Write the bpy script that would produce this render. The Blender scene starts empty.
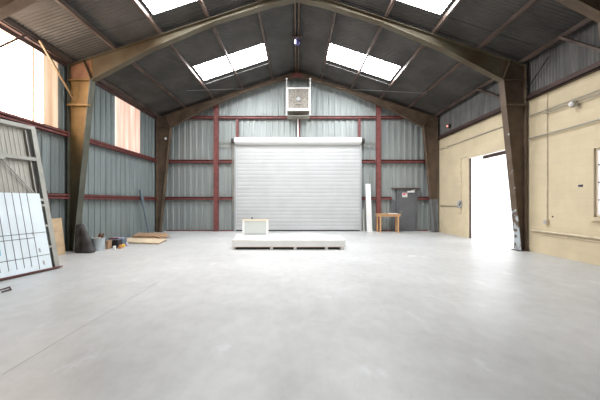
import bpy, bmesh, math, random
from mathutils import Vector, Matrix
random.seed(7)
S = bpy.context.scene
COL = S.collection
F = 292.0; VX = 297.0; VY = 202.0; H = 1.51
HW = 7.13            # half width of the hall
YB = 15.25           # back wall
YR = -10.0           # rear wall behind the viewer
PI = math.pi

# ------------------------------------------------------------------ materials
def mat(name, col, rough=0.6, metal=0.0, var=0.0, scale=3.0, stretch=(1,1,1), col2=None, bump=0.0, bscale=30.0,
        thr=(0.35,0.65), emit=None, estr=0.0, spec=None):
    m = bpy.data.materials.new(name); m.use_nodes = True
    nt = m.node_tree; N = nt.nodes; L = nt.links
    b = N['Principled BSDF']
    b.inputs['Roughness'].default_value = rough; b.inputs['Metallic'].default_value = metal
    if spec is not None: b.inputs['Specular IOR Level'].default_value = spec
    b.inputs['Base Color'].default_value = (*col, 1)
    if var > 0 or col2:
        tc = N.new('ShaderNodeTexCoord'); mp = N.new('ShaderNodeMapping')
        mp.inputs['Scale'].default_value = stretch
        L.new(tc.outputs['Object'], mp.inputs['Vector'])
        nz = N.new('ShaderNodeTexNoise'); nz.inputs['Scale'].default_value = scale; nz.inputs['Detail'].default_value = 6
        L.new(mp.outputs['Vector'], nz.inputs['Vector'])
        rp = N.new('ShaderNodeValToRGB')
        rp.color_ramp.elements[0].position = thr[0]; rp.color_ramp.elements[1].position = thr[1]
        c2 = col2 if col2 else tuple(min(1, c*(1+var)) for c in col)
        c1 = col if col2 else tuple(c*(1-var) for c in col)
        rp.color_ramp.elements[0].color = (*c1, 1); rp.color_ramp.elements[1].color = (*c2, 1)
        L.new(nz.outputs['Fac'], rp.inputs['Fac']); L.new(rp.outputs['Color'], b.inputs['Base Color'])
        if bump > 0:
            n2 = N.new('ShaderNodeTexNoise'); n2.inputs['Scale'].default_value = bscale; n2.inputs['Detail'].default_value = 4
            L.new(mp.outputs['Vector'], n2.inputs['Vector'])
            bp = N.new('ShaderNodeBump'); bp.inputs['Strength'].default_value = bump; bp.inputs['Distance'].default_value = 0.01
            L.new(n2.outputs['Fac'], bp.inputs['Height']); L.new(bp.outputs['Normal'], b.inputs['Normal'])
    if emit:
        b.inputs['Emission Color'].default_value = (*emit, 1); b.inputs['Emission Strength'].default_value = estr
    return m

M = {}
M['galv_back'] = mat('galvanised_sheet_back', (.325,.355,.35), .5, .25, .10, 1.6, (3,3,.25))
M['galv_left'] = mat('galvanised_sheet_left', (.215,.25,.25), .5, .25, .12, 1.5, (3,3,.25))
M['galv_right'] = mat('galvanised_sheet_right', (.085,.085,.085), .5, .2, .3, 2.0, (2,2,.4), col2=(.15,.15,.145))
M['roof'] = mat('roof_sheet', (.062,.058,.053), .65, .1, .25, 1.2, (1,1,1))
M['rust_red'] = mat('rust_red_paint', (.175,.052,.047), .55, 0, .25, 5)
M['frame_brown'] = mat('frame_brown_paint', (.085,.058,.038), .6, 0, .3, 2.5, col2=(.145,.10,.065))
M['frame_olive'] = mat('frame_olive_paint', (.068,.045,.022), .6, 0, .3, 1.1, col2=(.115,.10,.065))
M['frame_ochre'] = mat('frame_ochre_paint', (.34,.22,.10), .6, 0, .3, 2.2, (1,1,.5), col2=(.44,.30,.14))
M['knee_pink'] = mat('knee_plate_primer', (.19,.085,.045), .6, 0, .25, 3, col2=(.26,.14,.075))
M['purlin'] = mat('purlin_paint', (.055,.036,.028), .5, .1, .3, 3, (1,.4,1), col2=(.13,.092,.075))
M['white_door'] = mat('white_shutter_paint', (.47,.48,.485), .45, 0, .04, 1.5)
M['white'] = mat('white_paint', (.8,.8,.79), .5)
M['pale_white'] = mat('pale_board', (.90,.89,.87), .7, 0, .03, 2)
M['grey_door'] = mat('grey_door_paint', (.115,.12,.13), .5, 0, .1, 2)
M['dark'] = mat('dark_steel', (.04,.035,.035), .5, .2)
M['dark_brown'] = mat('dark_brown_steel', (.07,.04,.035), .6, 0, .3, 3)
M['pipe_grey'] = mat('conduit_grey', (.36,.34,.29), .45, .4)
M['pipe_cream'] = mat('conduit_cream', (.62,.54,.40), .55, 0, .15, 4)
M['box_grey'] = mat('box_grey', (.42,.43,.44), .5, .2)
M['plywood'] = mat('plywood', (.50,.36,.22), .7, 0, .12, 3, (6,1,1))
M['plywood_pale'] = mat('pale_plywood', (.66,.54,.38), .7, 0, .1, 3, (1,6,1))
M['cardboard'] = mat('brown_cardboard', (.40,.25,.15), .8, 0, .12, 4)
M['timber'] = mat('table_timber', (.58,.34,.17), .55, 0, .14, 4, (1,1,.4))
M['gate_grey'] = mat('gate_grey_paint', (.36,.355,.32), .55, .05, .15, 3)
M['gate_sheet'] = mat('gate_sheet', (.39,.375,.33), .6, .05, .06, 3, (3,3,.5))
M['foam_white'] = mat('white_foam_board', (.78,.86,.91), .6, 0, .04, 2)
M['foam_line'] = mat('board_seam', (.10,.11,.12), .7)
M['mat_dark'] = mat('dark_grey_mat', (.06,.055,.055), .85, 0, .4, 5, bump=.9, bscale=9)
M['bucket'] = mat('pale_bucket', (.45,.50,.53), .45, 0, .08, 4)
M['twig'] = mat('brown_scrap', (.16,.075,.045), .8, 0, .3, 8)
M['blue_grey'] = mat('blue_grey_plastic', (.12,.16,.22), .5)
M['black'] = mat('black_plastic', (.02,.02,.022), .5)
M['yellow'] = mat('yellow_plastic', (.8,.52,.04), .4)
M['orange'] = mat('orange_brown', (.50,.22,.08), .6)
M['violet'] = mat('violet_white', (.55,.5,.7), .5)
M['redbrown'] = mat('red_brown_wood', (.2,.06,.04), .7)
M['rod'] = mat('bright_rod', (.3,.3,.3), .4, .5)
M['steel_blue'] = mat('blue_grey_steel', (.20,.25,.29), .45, .4)
M['frame_cream'] = mat('cream_frame', (.80,.70,.55), .6)
M['greenglass'] = mat('pale_green_glass', (.56,.60,.585), .2, 0, spec=.5)
M['mesh_brown'] = mat('brown_mesh_grille', (.17,.15,.13), .7, 0, .5, 16, col2=(.31,.285,.25))
M['red'] = mat('sign_red', (.65,.10,.12), .5)
M['navy'] = mat('navy_plaque', (.05,.05,.09), .5)
M['blue_globe'] = mat('bluish_globe', (.10,.09,.30), .2, 0)
M['lit'] = mat('lit_lens', (.9,.9,1), .3, emit=(.9,.9,1), estr=2.0)
M['red_lit'] = mat('red_lens', (.8,.15,.1), .3, emit=(1,.35,.3), estr=1.2)
M['out_ground'] = mat('outside_concrete', (.82,.81,.83), .8, 0, .04, 1)
M['skylight'] = mat('skylight_fibreglass', (.85,.87,.9), .5, emit=(.97,.99,1.0), estr=21.0)

# worn paint on the right hand columns: pale grey-blue flakes low down, own shape; on the ochre column a plain olive blend
def worn(name, base1, base2, low_col, lo, hi, amp=1.6, gain=4):
    m = mat(name, base1, .6, 0, .3, 2.5, col2=base2)
    nt = m.node_tree; N = nt.nodes; L = nt.links; b = N['Principled BSDF']
    src = b.inputs['Base Color'].links[0].from_socket
    tc = N.new('ShaderNodeTexCoord'); sp = N.new('ShaderNodeSeparateXYZ'); L.new(tc.outputs['Object'], sp.inputs[0])
    mr = N.new('ShaderNodeMapRange'); mr.inputs[1].default_value = hi; mr.inputs[2].default_value = lo
    mr.inputs[3].default_value = 0; mr.inputs[4].default_value = 1
    L.new(sp.outputs['Z'], mr.inputs[0])
    nz = N.new('ShaderNodeTexNoise'); nz.inputs['Scale'].default_value = 6; nz.inputs['Detail'].default_value = 5
    L.new(tc.outputs['Object'], nz.inputs['Vector'])
    ad = N.new('ShaderNodeMath'); ad.operation = 'MULTIPLY_ADD'; ad.inputs[1].default_value = amp
    L.new(nz.outputs['Fac'], ad.inputs[0]); L.new(mr.outputs[0], ad.inputs[2])
    cl = N.new('ShaderNodeMath'); cl.operation = 'MULTIPLY_ADD'; cl.use_clamp = True
    cl.inputs[1].default_value = gain; cl.inputs[2].default_value = .5-gain*(.5+amp*.5)
    L.new(ad.outputs[0], cl.inputs[0])
    mx = N.new('ShaderNodeMix'); mx.data_type = 'RGBA'
    L.new(cl.outputs[0], mx.inputs['Factor']); L.new(src, mx.inputs['A']); mx.inputs['B'].default_value = (*low_col, 1)
    L.new(mx.outputs['Result'], b.inputs['Base Color'])
    return m
M['frame_worn'] = worn('brown_paint_flaking', (.085,.058,.038), (.13,.09,.06), (.42,.47,.50), -.3, 1.7, 2.6, 4)
M['frame_grey_foot'] = worn('brown_paint_grey_foot', (.09,.06,.04), (.14,.095,.062), (.19,.195,.20), 1.55, 1.75)

M['frame_ochre_olive'] = worn('ochre_olive_towards_foot', (.17,.10,.03), (.24,.145,.045), (.09,.08,.045), 1.2, 4.4, .5, 1.6)  # ochre blends to a darker olive towards the column foot
M['flange_dark'] = mat('dark_olive_flange', (.075,.075,.055), .6, 0, .3, 2.5)  # darker olive than the web, for the ochre column's flanges
M['brace_ochre'] = mat('dull_ochre_paint', (.17,.11,.055), .6, 0, .2, 4)
# masonry
def masonry():
    m = bpy.data.materials.new('cream_painted_block'); m.use_nodes = True
    nt = m.node_tree; N = nt.nodes; L = nt.links; b = N['Principled BSDF']
    b.inputs['Roughness'].default_value = .75
    tc = N.new('ShaderNodeTexCoord'); sp = N.new('ShaderNodeSeparateXYZ'); cb = N.new('ShaderNodeCombineXYZ')
    L.new(tc.outputs['Object'], sp.inputs[0]); L.new(sp.outputs['Y'], cb.inputs['X']); L.new(sp.outputs['Z'], cb.inputs['Y'])
    br = N.new('ShaderNodeTexBrick'); br.inputs['Scale'].default_value = 1.0
    br.inputs['Brick Width'].default_value = .4; br.inputs['Row Height'].default_value = .2
    br.inputs['Mortar Size'].default_value = .006; br.inputs['Mortar Smooth'].default_value = .6
    br.inputs['Color1'].default_value = (.67,.57,.395,1); br.inputs['Color2'].default_value = (.65,.55,.375,1)
    br.inputs['Mortar'].default_value = (.61,.51,.345,1)
    L.new(cb.outputs[0], br.inputs['Vector'])
    nz = N.new('ShaderNodeTexNoise'); nz.inputs['Scale'].default_value = 1.3; nz.inputs['Detail'].default_value = 6
    L.new(tc.outputs['Object'], nz.inputs['Vector'])
    rp = N.new('ShaderNodeValToRGB'); rp.color_ramp.elements[0].position = .3; rp.color_ramp.elements[1].position = .7
    rp.color_ramp.elements[0].color = (.86,.86,.86,1); rp.color_ramp.elements[1].color = (1,1,1,1)
    L.new(nz.outputs['Fac'], rp.inputs['Fac'])
    mx = N.new('ShaderNodeMix'); mx.data_type = 'RGBA'; mx.blend_type = 'MULTIPLY'; mx.inputs['Factor'].default_value = 1
    L.new(br.outputs['Color'], mx.inputs['A']); L.new(rp.outputs['Color'], mx.inputs['B'])
    L.new(mx.outputs['Result'], b.inputs['Base Color'])
    bp = N.new('ShaderNodeBump'); bp.inputs['Strength'].default_value = .35; bp.inputs['Distance'].default_value = .006
    bp.invert = True
    L.new(br.outputs['Fac'], bp.inputs['Height']); L.new(bp.outputs['Normal'], b.inputs['Normal'])
    return m
M['masonry'] = masonry()

def concrete():
    m = bpy.data.materials.new('worn_concrete'); m.use_nodes = True
    nt = m.node_tree; N = nt.nodes; L = nt.links; b = N['Principled BSDF']
    tc = N.new('ShaderNodeTexCoord')
    def noise(scale, det, st=(1,1,1)):
        mp = N.new('ShaderNodeMapping'); mp.inputs['Scale'].default_value = st; L.new(tc.outputs['Object'], mp.inputs['Vector'])
        n = N.new('ShaderNodeTexNoise'); n.inputs['Scale'].default_value = scale; n.inputs['Detail'].default_value = det
        n.inputs['Roughness'].default_value = .62
        L.new(mp.outputs[0], n.inputs['Vector']); return n.outputs['Fac']
    def ramp(f, a, ca, c, cc):
        r = N.new('ShaderNodeValToRGB'); r.color_ramp.elements[0].position = a; r.color_ramp.elements[1].position = c
        r.color_ramp.elements[0].color = ca; r.color_ramp.elements[1].color = cc; L.new(f, r.inputs['Fac']); return r.outputs['Color']
    def mul(a, c):
        x = N.new('ShaderNodeMix'); x.data_type = 'RGBA'; x.blend_type = 'MULTIPLY'; x.inputs['Factor'].default_value = 1
        L.new(a, x.inputs['A']); L.new(c, x.inputs['B']); return x.outputs['Result']
    base = ramp(noise(.55, 8), .3, (.45,.455,.455,1), .68, (.60,.607,.61,1))
    fine = ramp(noise(5, 8, (1,.7,1)), .3, (.88,.88,.875,1), .62, (1,1,1,1))
    c = mul(base, fine)
    # pale scuffs
    sc = ramp(noise(1.5, 9, (1.4,.8,1)), .60, (0,0,0,1), .72, (1,1,1,1))
    x = N.new('ShaderNodeMix'); x.data_type = 'RGBA'
    mm = N.new('ShaderNodeMath'); mm.operation = 'MULTIPLY'; mm.inputs[1].default_value = .55; L.new(sc, mm.inputs[0])
    L.new(mm.outputs[0], x.inputs['Factor']); L.new(c, x.inputs['A']); x.inputs['B'].default_value = (.68,.70,.73,1)
    c = x.outputs['Result']
    # dark specks
    sp = ramp(noise(22, 3), .66, (1,1,1,1), .74, (.82,.81,.8,1))
    c = mul(c, sp)
    # a saw-cut joint running lengthwise (x = -1.5 drifting) as a thin dark line
    L.new(c, b.inputs['Base Color'])
    rr = N.new('ShaderNodeMapRange'); rr.inputs[3].default_value = .30; rr.inputs[4].default_value = .5
    L.new(noise(1.1, 6), rr.inputs[0]); L.new(rr.outputs[0], b.inputs['Roughness'])
    bp = N.new('ShaderNodeBump'); bp.inputs['Strength'].default_value = .12; bp.inputs['Distance'].default_value = .004
    L.new(noise(14, 6), bp.inputs['Height']); L.new(bp.outputs['Normal'], b.inputs['Normal'])
    return m
M['concrete'] = concrete()
M['joint'] = mat('floor_joint', (.36,.355,.35), .8)

# translucent, daylit fibreglass sheet in the left wall
def translucent(name, warm, strong, s1, s2):
    m = bpy.data.materials.new(name); m.use_nodes = True
    nt = m.node_tree; N = nt.nodes; L = nt.links; b = N['Principled BSDF']
    b.inputs['Base Color'].default_value = (.25,.2,.17,1); b.inputs['Roughness'].default_value = .5
    tc = N.new('ShaderNodeTexCoord'); mp = N.new('ShaderNodeMapping'); mp.inputs['Scale'].default_value = (1,1.6,.08)
    L.new(tc.outputs['Object'], mp.inputs[0])
    nz = N.new('ShaderNodeTexNoise'); nz.inputs['Scale'].default_value = 2.4; nz.inputs['Detail'].default_value = 4
    L.new(mp.outputs[0], nz.inputs['Vector'])
    rp = N.new('ShaderNodeValToRGB'); rp.color_ramp.elements[0].position = .35; rp.color_ramp.elements[1].position = .62
    rp.color_ramp.elements[0].color = (*warm,1); rp.color_ramp.elements[1].color = (*strong,1)
    L.new(nz.outputs['Fac'], rp.inputs['Fac']); L.new(rp.outputs['Color'], b.inputs['Emission Color'])
    mr = N.new('ShaderNodeMapRange'); mr.inputs[1].default_value = .35; mr.inputs[2].default_value = .62
    mr.inputs[3].default_value = s1; mr.inputs[4].default_value = s2
    L.new(nz.outputs['Fac'], mr.inputs[0]); L.new(mr.outputs[0], b.inputs['Emission Strength'])
    return m
M['panel_peach'] = translucent('peach_fibreglass', (1,.52,.38), (1,.72,.60), .48, .8)
M['panel_tan'] = translucent('tan_fibreglass', (.95,.56,.30), (1,.72,.48), .42, .62)
M['panel_white'] = translucent('white_fibreglass', (1,.93,.86), (1,.66,.40), 10.0, 13.0)

def glass():
    m = bpy.data.materials.new('dusty_window_glass'); m.use_nodes = True
    nt = m.node_tree; N = nt.nodes; L = nt.links
    b = N['Principled BSDF']; b.inputs['Base Color'].default_value = (.75,.72,.78,1); b.inputs['Roughness'].default_value = .2
    tr = N.new('ShaderNodeBsdfTransparent'); tr.inputs[0].default_value = (.86,.85,.9,1)
    mx = N.new('ShaderNodeMixShader'); mx.inputs[0].default_value = .35
    L.new(tr.outputs[0], mx.inputs[1]); L.new(b.outputs[0], mx.inputs[2]); L.new(mx.outputs[0], N['Material Output'].inputs[0])
    return m
M['glass'] = glass()

# ------------------------------------------------------------------ mesh helpers
class MB:
    def __init__(s): s.bm = bmesh.new()
    def face(s, pts):
        vs = [s.bm.verts.new(p) for p in pts]
        try: return s.bm.faces.new(vs)
        except ValueError: return None
    def hexa(s, p):       # 8 points: bottom 4 ccw, top 4
        v = [s.bm.verts.new(q) for q in p]
        for f in ((3,2,1,0),(4,5,6,7),(0,1,5,4),(1,2,6,5),(2,3,7,6),(3,0,4,7)): s.bm.faces.new([v[i] for i in f])
        return s
    def box(s, x0,x1,y0,y1,z0,z1):
        return s.hexa([(x0,y0,z0),(x1,y0,z0),(x1,y1,z0),(x0,y1,z0),(x0,y0,z1),(x1,y0,z1),(x1,y1,z1),(x0,y1,z1)])
    def bar(s, a, b, w, h, up=(0,0,1)):   # rectangular bar from a to b
        a = Vector(a); b = Vector(b); d = (b-a).normalized(); u = Vector(up)
        if abs(d.dot(u)) > .99: u = Vector((0,1,0))
        sx = d.cross(u).normalized(); sy = sx.cross(d).normalized()
        q = [(-1,-1),(1,-1),(1,1),(-1,1)]
        return s.hexa([a+sx*w/2*i+sy*h/2*j for i,j in q] + [b+sx*w/2*i+sy*h/2*j for i,j in q])
    def tube(s, pts, r, n=10, r2=None):
        pts = [Vector(p) for p in pts]; rings = []
        for i,p in enumerate(pts):
            d = ((pts[i+1]-p) if i == 0 else (p-pts[i-1]) if i == len(pts)-1 else (pts[i+1]-p).normalized()+(p-pts[i-1]).normalized()).normalized()
            u = Vector((0,0,1)) if abs(d.z) < .9 else Vector((0,1,0))
            sx = d.cross(u).normalized(); sy = sx.cross(d).normalized()
            rr = r if r2 is None else r+(r2-r)*i/(len(pts)-1)
            rings.append([s.bm.verts.new(p+sx*rr*math.cos(2*PI*k/n)+sy*rr*math.sin(2*PI*k/n)) for k in range(n)])
        for a,b in zip(rings, rings[1:]):
            for k in range(n): s.bm.faces.new([a[k],a[(k+1)%n],b[(k+1)%n],b[k]])
        s.bm.faces.new(list(reversed(rings[0]))); s.bm.faces.new(rings[-1])
        return s
    def lathe(s, c, prof, n=20):          # prof: (r,z) pairs about the vertical axis at c
        rings = []
        for r,z in prof:
            rings.append([s.bm.verts.new((c[0]+r*math.cos(2*PI*k/n), c[1]+r*math.sin(2*PI*k/n), c[2]+z)) for k in range(n)])
        for a,b in zip(rings, rings[1:]):
            for k in range(n): s.bm.faces.new([a[k],a[(k+1)%n],b[(k+1)%n],b[k]])
        s.bm.faces.new(list(reversed(rings[0]))); s.bm.faces.new(rings[-1])
        return s
    def prism(s, poly, axis, a, b):       # polygon extruded along an axis; poly in the other two axes in order
        def P(u, v, w): return {'x':(w,u,v),'y':(u,w,v),'z':(u,v,w)}[axis]
        A = [s.bm.verts.new(P(u,v,a)) for u,v in poly]; B = [s.bm.verts.new(P(u,v,b)) for u,v in poly]
        n = len(poly)
        s.bm.faces.new(A); s.bm.faces.new(list(reversed(B)))
        for i in range(n): s.bm.faces.new([A[i],B[i],B[(i+1)%n],A[(i+1)%n]])
        return s
    def strip(s, line, t, axis_w, y0, y1):  # flange: polyline in XZ, thickness t on its left side, width in Y
        for (p,q) in zip(line, line[1:]):
            d = (Vector(q)-Vector(p)).normalized(); nrm = Vector((-d.y, d.x))*t
            P = Vector(p); Q = Vector(q)
            s.prism([tuple(P),tuple(Q),tuple(Q+nrm),tuple(P+nrm)], 'y', y0, y1)
        return s
    def build(s, name, m, parent=None, origin=(0,0,0), smooth=False, bevel=0.0):
        bmesh.ops.recalc_face_normals(s.bm, faces=s.bm.faces[:])
        me = bpy.data.meshes.new(name)
        org = Vector(origin)
        root = parent
        while root is not None and root.parent is not None: root = root.parent
        if parent is not None and not root.get('_local'):
            org = Vector(root.location)
        for v in s.bm.verts: v.co -= org
        s.bm.to_mesh(me); s.bm.free()
        o = bpy.data.objects.new(name, me); COL.objects.link(o)
        me.materials.append(m)
        if parent is not None: o.parent = parent
        else: o.location = org
        if smooth:
            for p in me.polygons: p.use_smooth = True
        if bevel:
            b = o.modifiers.new('bevel', 'BEVEL'); b.width = bevel; b.segments = 2; b.limit_method = 'ANGLE'
        return o

def tag(o, label=None, cat=None, group=None, kind=None):
    if label: o['label'] = label
    if cat: o['category'] = cat
    if group: o['group'] = group
    if kind: o['kind'] = kind
    return o
def empty(name, loc, label, cat, group=None, kind=None):
    o = bpy.data.objects.new(name, None); COL.objects.link(o); o.location = loc; o.empty_display_size = .1
    return tag(o, label, cat, group, kind)
def gpt(px, py):      # point on the floor seen at pixel (px, py)
    D = H*F/(py-VY); return ((px-VX)*D/F, D, 0.0)

# ------------------------------------------------------------------ corrugated sheets
RIBP = [(0,0),(.10,0),(.115,.008),(.13,0),(.175,0),(.19,.008),(.205,0),(.225,0),(.245,.032),(.28,.032),(.305,0)]
FINE = [(0,0),(.025,.0),(.05,.016),(.075,.016),(.1,0)]
def profile(a, b, prof, pitch):
    out = []; k = math.floor(a/pitch)
    while k*pitch < b:
        for u,h in prof[:-1]:
            t = k*pitch+u
            if a < t < b: out.append((t,h))
        k += 1
    return [(a,0)] + out + [(b,0)]
def sheet_wall(mb, axis, at, sgn, a, b, zlo, zhi, prof, pitch):
    """vertical ribs; axis 'x': wall spans X at y=at, 'y': wall spans Y at x=at; ribs stand out by sgn*h; zlo/zhi may be functions"""
    P = profile(a, b, prof, pitch); f = lambda z,t: z(t) if callable(z) else z
    row = []
    for t,h in P:
        lo, hi = f(zlo,t), f(zhi,t)
        pt = (lambda z: (t, at+sgn*h, z)) if axis == 'x' else (lambda z: (at+sgn*h, t, z))
        row.append((mb.bm.verts.new(pt(lo)), mb.bm.verts.new(pt(hi))))
    for (a0,a1),(b0,b1) in zip(row,row[1:]): mb.bm.faces.new([a0,b0,b1,a1])

ROOF0 = 8.25; SL = .332
def zroof(x): return ROOF0 - SL*abs(x)

# floor
mb = MB(); mb.box(-7.3, 7.3, YR-.2, YB+.2, -.15, 0)
tag(mb.build('floor', M['concrete']), 'pale worn concrete floor of the hall', kind='structure')
mb = MB()
pts = [gpt(2,375)[:2], gpt(60,340)[:2], gpt(110,311)[:2], gpt(160,281)[:2]]
for a,b in zip(pts,pts[1:]):
    mb.bar((a[0],a[1],.0005),(b[0],b[1],.0005), .009, .002)
tag(mb.build('floor_joint', M['joint']), 'thin dark joint line in the concrete floor', kind='structure')
# outside ground
mb = MB(); mb.box(-40, 60, -50, 60, -.35, -.16)
tag(mb.build('ground_outside', M['out_ground']), 'bright concrete yard outside the hall', kind='structure')
mb = MB(); mb.box(7.3, 45, -30, 45, -.16, -.02)
tag(mb.build('ground_yard', M['out_ground']), 'bright yard beyond the open doorway', kind='structure')

# walls
mb = MB(); sheet_wall(mb, 'x', YB+.058, -1, -HW-.05, HW+.05, 0, lambda x: zroof(x)+.05, [(0,0),(.05,0),(.06,.008),(.07,0),(.12,0),(.135,.055),(.235,.055),(.25,0),(.305,0)], .305)
tag(mb.build('wall_back', M['galv_back']), 'back wall of pale galvanised ribbed sheets', kind='structure')
LZ0, LZ1 = 3.66, 5.75        # translucent band
NP = (5.3, 8.73); FP = (11.49, 13.3)
mb = MB()
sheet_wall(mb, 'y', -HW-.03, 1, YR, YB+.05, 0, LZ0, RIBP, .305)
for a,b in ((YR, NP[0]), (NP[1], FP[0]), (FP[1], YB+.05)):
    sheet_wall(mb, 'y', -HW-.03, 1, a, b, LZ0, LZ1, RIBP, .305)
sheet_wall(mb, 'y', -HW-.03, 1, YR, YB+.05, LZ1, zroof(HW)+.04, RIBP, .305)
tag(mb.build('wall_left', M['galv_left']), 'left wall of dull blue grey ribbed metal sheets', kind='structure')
# right wall: block below, sheets above
DO = (9.55, 12.2, 3.36)       # doorway y0,y1,top
WI = (5.5, 7.04, 1.15, 2.80)  # window y0,y1,z0,z1
MT = 4.63; X0 = HW+.02; X1 = HW+.14
mb = MB()
mb.box(X0,X1, YR,WI[0], 0,MT); mb.box(X0,X1, WI[0],WI[1], 0,WI[2]); mb.box(X0,X1, WI[0],WI[1], WI[3],MT)
mb.box(X0,X1, WI[1],DO[0], 0,MT); mb.box(X0,X1, DO[0],DO[1], DO[2],MT); mb.box(X0,X1, DO[1],YB+.1, 0,MT)
tag(mb.build('wall_right', M['masonry']), 'right wall of cream painted concrete block', kind='structure')
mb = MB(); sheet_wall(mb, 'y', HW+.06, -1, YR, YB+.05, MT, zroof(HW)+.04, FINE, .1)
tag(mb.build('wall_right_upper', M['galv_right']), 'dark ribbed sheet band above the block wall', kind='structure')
# rear wall behind the viewer, with a wide open door
mb = MB()
mb.face([(-7.2,YR,0),(-2.6,YR,0),(-2.6,YR,zroof(2.6)),(-7.2,YR,zroof(7.2))])
mb.face([(2.6,YR,0),(7.2,YR,0),(7.2,YR,zroof(7.2)),(2.6,YR,zroof(2.6))])
mb.face([(-2.6,YR,4.6),(2.6,YR,4.6),(2.6,YR,zroof(2.6)),(0,YR,ROOF0),(-2.6,YR,zroof(2.6))])
tag(mb.build('wall_front', M['galv_back']), 'front wall behind the viewer with a wide open doorway', kind='structure')

# roof
SKY = [(11.6,12.92),(7.05,8.38)]
SX = (1.25, 4.12)
for sgn,nm in ((-1,'left'),(1,'right')):
    mb = MB()
    P = profile(YR-.1, YB+.1, FINE, .1)
    for (y,h) in []: pass
    xs = [0, SX[0], SX[1], HW+.25]
    def inside(y0,y1):
        ym = (y0+y1)/2
        return any(a <= ym <= b for a,b in SKY)
    # insert exact skylight borders
    ys = sorted(set([p for p in P] + [(q,0) for s_ in SKY for q in s_]))
    grid = []
    for (y,h) in ys:
        grid.append([mb.bm.verts.new((sgn*x, y, zroof(x)+h)) for x in xs])
    for i in range(len(ys)-1):
        for j in range(3):
            if j == 1 and inside(ys[i][0], ys[i+1][0]): continue
            mb.bm.faces.new([grid[i][j],grid[i+1][j],grid[i+1][j+1],grid[i][j+1]])
    tag(mb.build('ceiling_'+nm, M['roof']), 'underside of the %s roof slope, dark corrugated sheets' % nm, kind='structure')
    for i,(a,b) in enumerate(SKY):
        mb = MB()
        c = MB()
        PP = profile(a, b, FINE, .1)
        row = [(mb.bm.verts.new((sgn*SX[0], y, zroof(SX[0])+h+.01)), mb.bm.verts.new((sgn*SX[1], y, zroof(SX[1])+h+.01))) for y,h in PP]
        for (p,q),(r,s_) in zip(row,row[1:]): mb.bm.faces.new([p,r,s_,q])
        c.bm.free()
        o = mb.build('skylight', M['skylight'])
        where = ['nearest the back wall','cut by the top edge of the picture','overhead'][i]
        tag(o, 'white fibreglass skylight strip in the %s roof slope, %s' % (nm, where), 'skylight', 'roof skylights', 'structure')

# purlins (C channels on the rafters)
PX = [1.22, 2.72, 4.2, 5.62, 6.95]
ordn = ['first','second','third','fourth','fifth, eave-side']
def channel(mb, x, zc, y0, y1, h=.125, w=.07, t=.012, sgn=1):
    mb.box(x-t/2, x+t/2, y0, y1, zc-h/2, zc+h/2)
    mb.box(min(x, x+sgn*w), max(x, x+sgn*w), y0, y1, zc-h/2, zc-h/2+t)
    mb.box(min(x, x+sgn*w), max(x, x+sgn*w), y0, y1, zc+h/2-t, zc+h/2)
for sgn,nm in ((-1,'left'),(1,'right')):
    for i,x in enumerate(PX):
        mb = MB(); z = zroof(x)-.08
        channel(mb, sgn*x, z, YR+.05, YB-.05, sgn=sgn)
        o = mb.build('roof_purlin', M['purlin'], origin=(sgn*x, 9, z))
        tag(o, 'brown steel roof purlin, %s to the %s of the ridge' % (ordn[i], nm), 'purlin', 'roof purlins', 'structure')
for sgn,nm in ((-1,'left'),(1,'right')):
    mb = MB(); channel(mb, sgn*.09, zroof(.09)-.085, YR+.05, YB-.05, sgn=-sgn, w=.05)
    tag(mb.build('ridge_purlin', M['frame_brown'], origin=(sgn*.09, 9, 8.1)), '%s one of the two dark purlins along the roof ridge' % nm, 'purlin', 'ridge purlins', 'structure')

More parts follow.
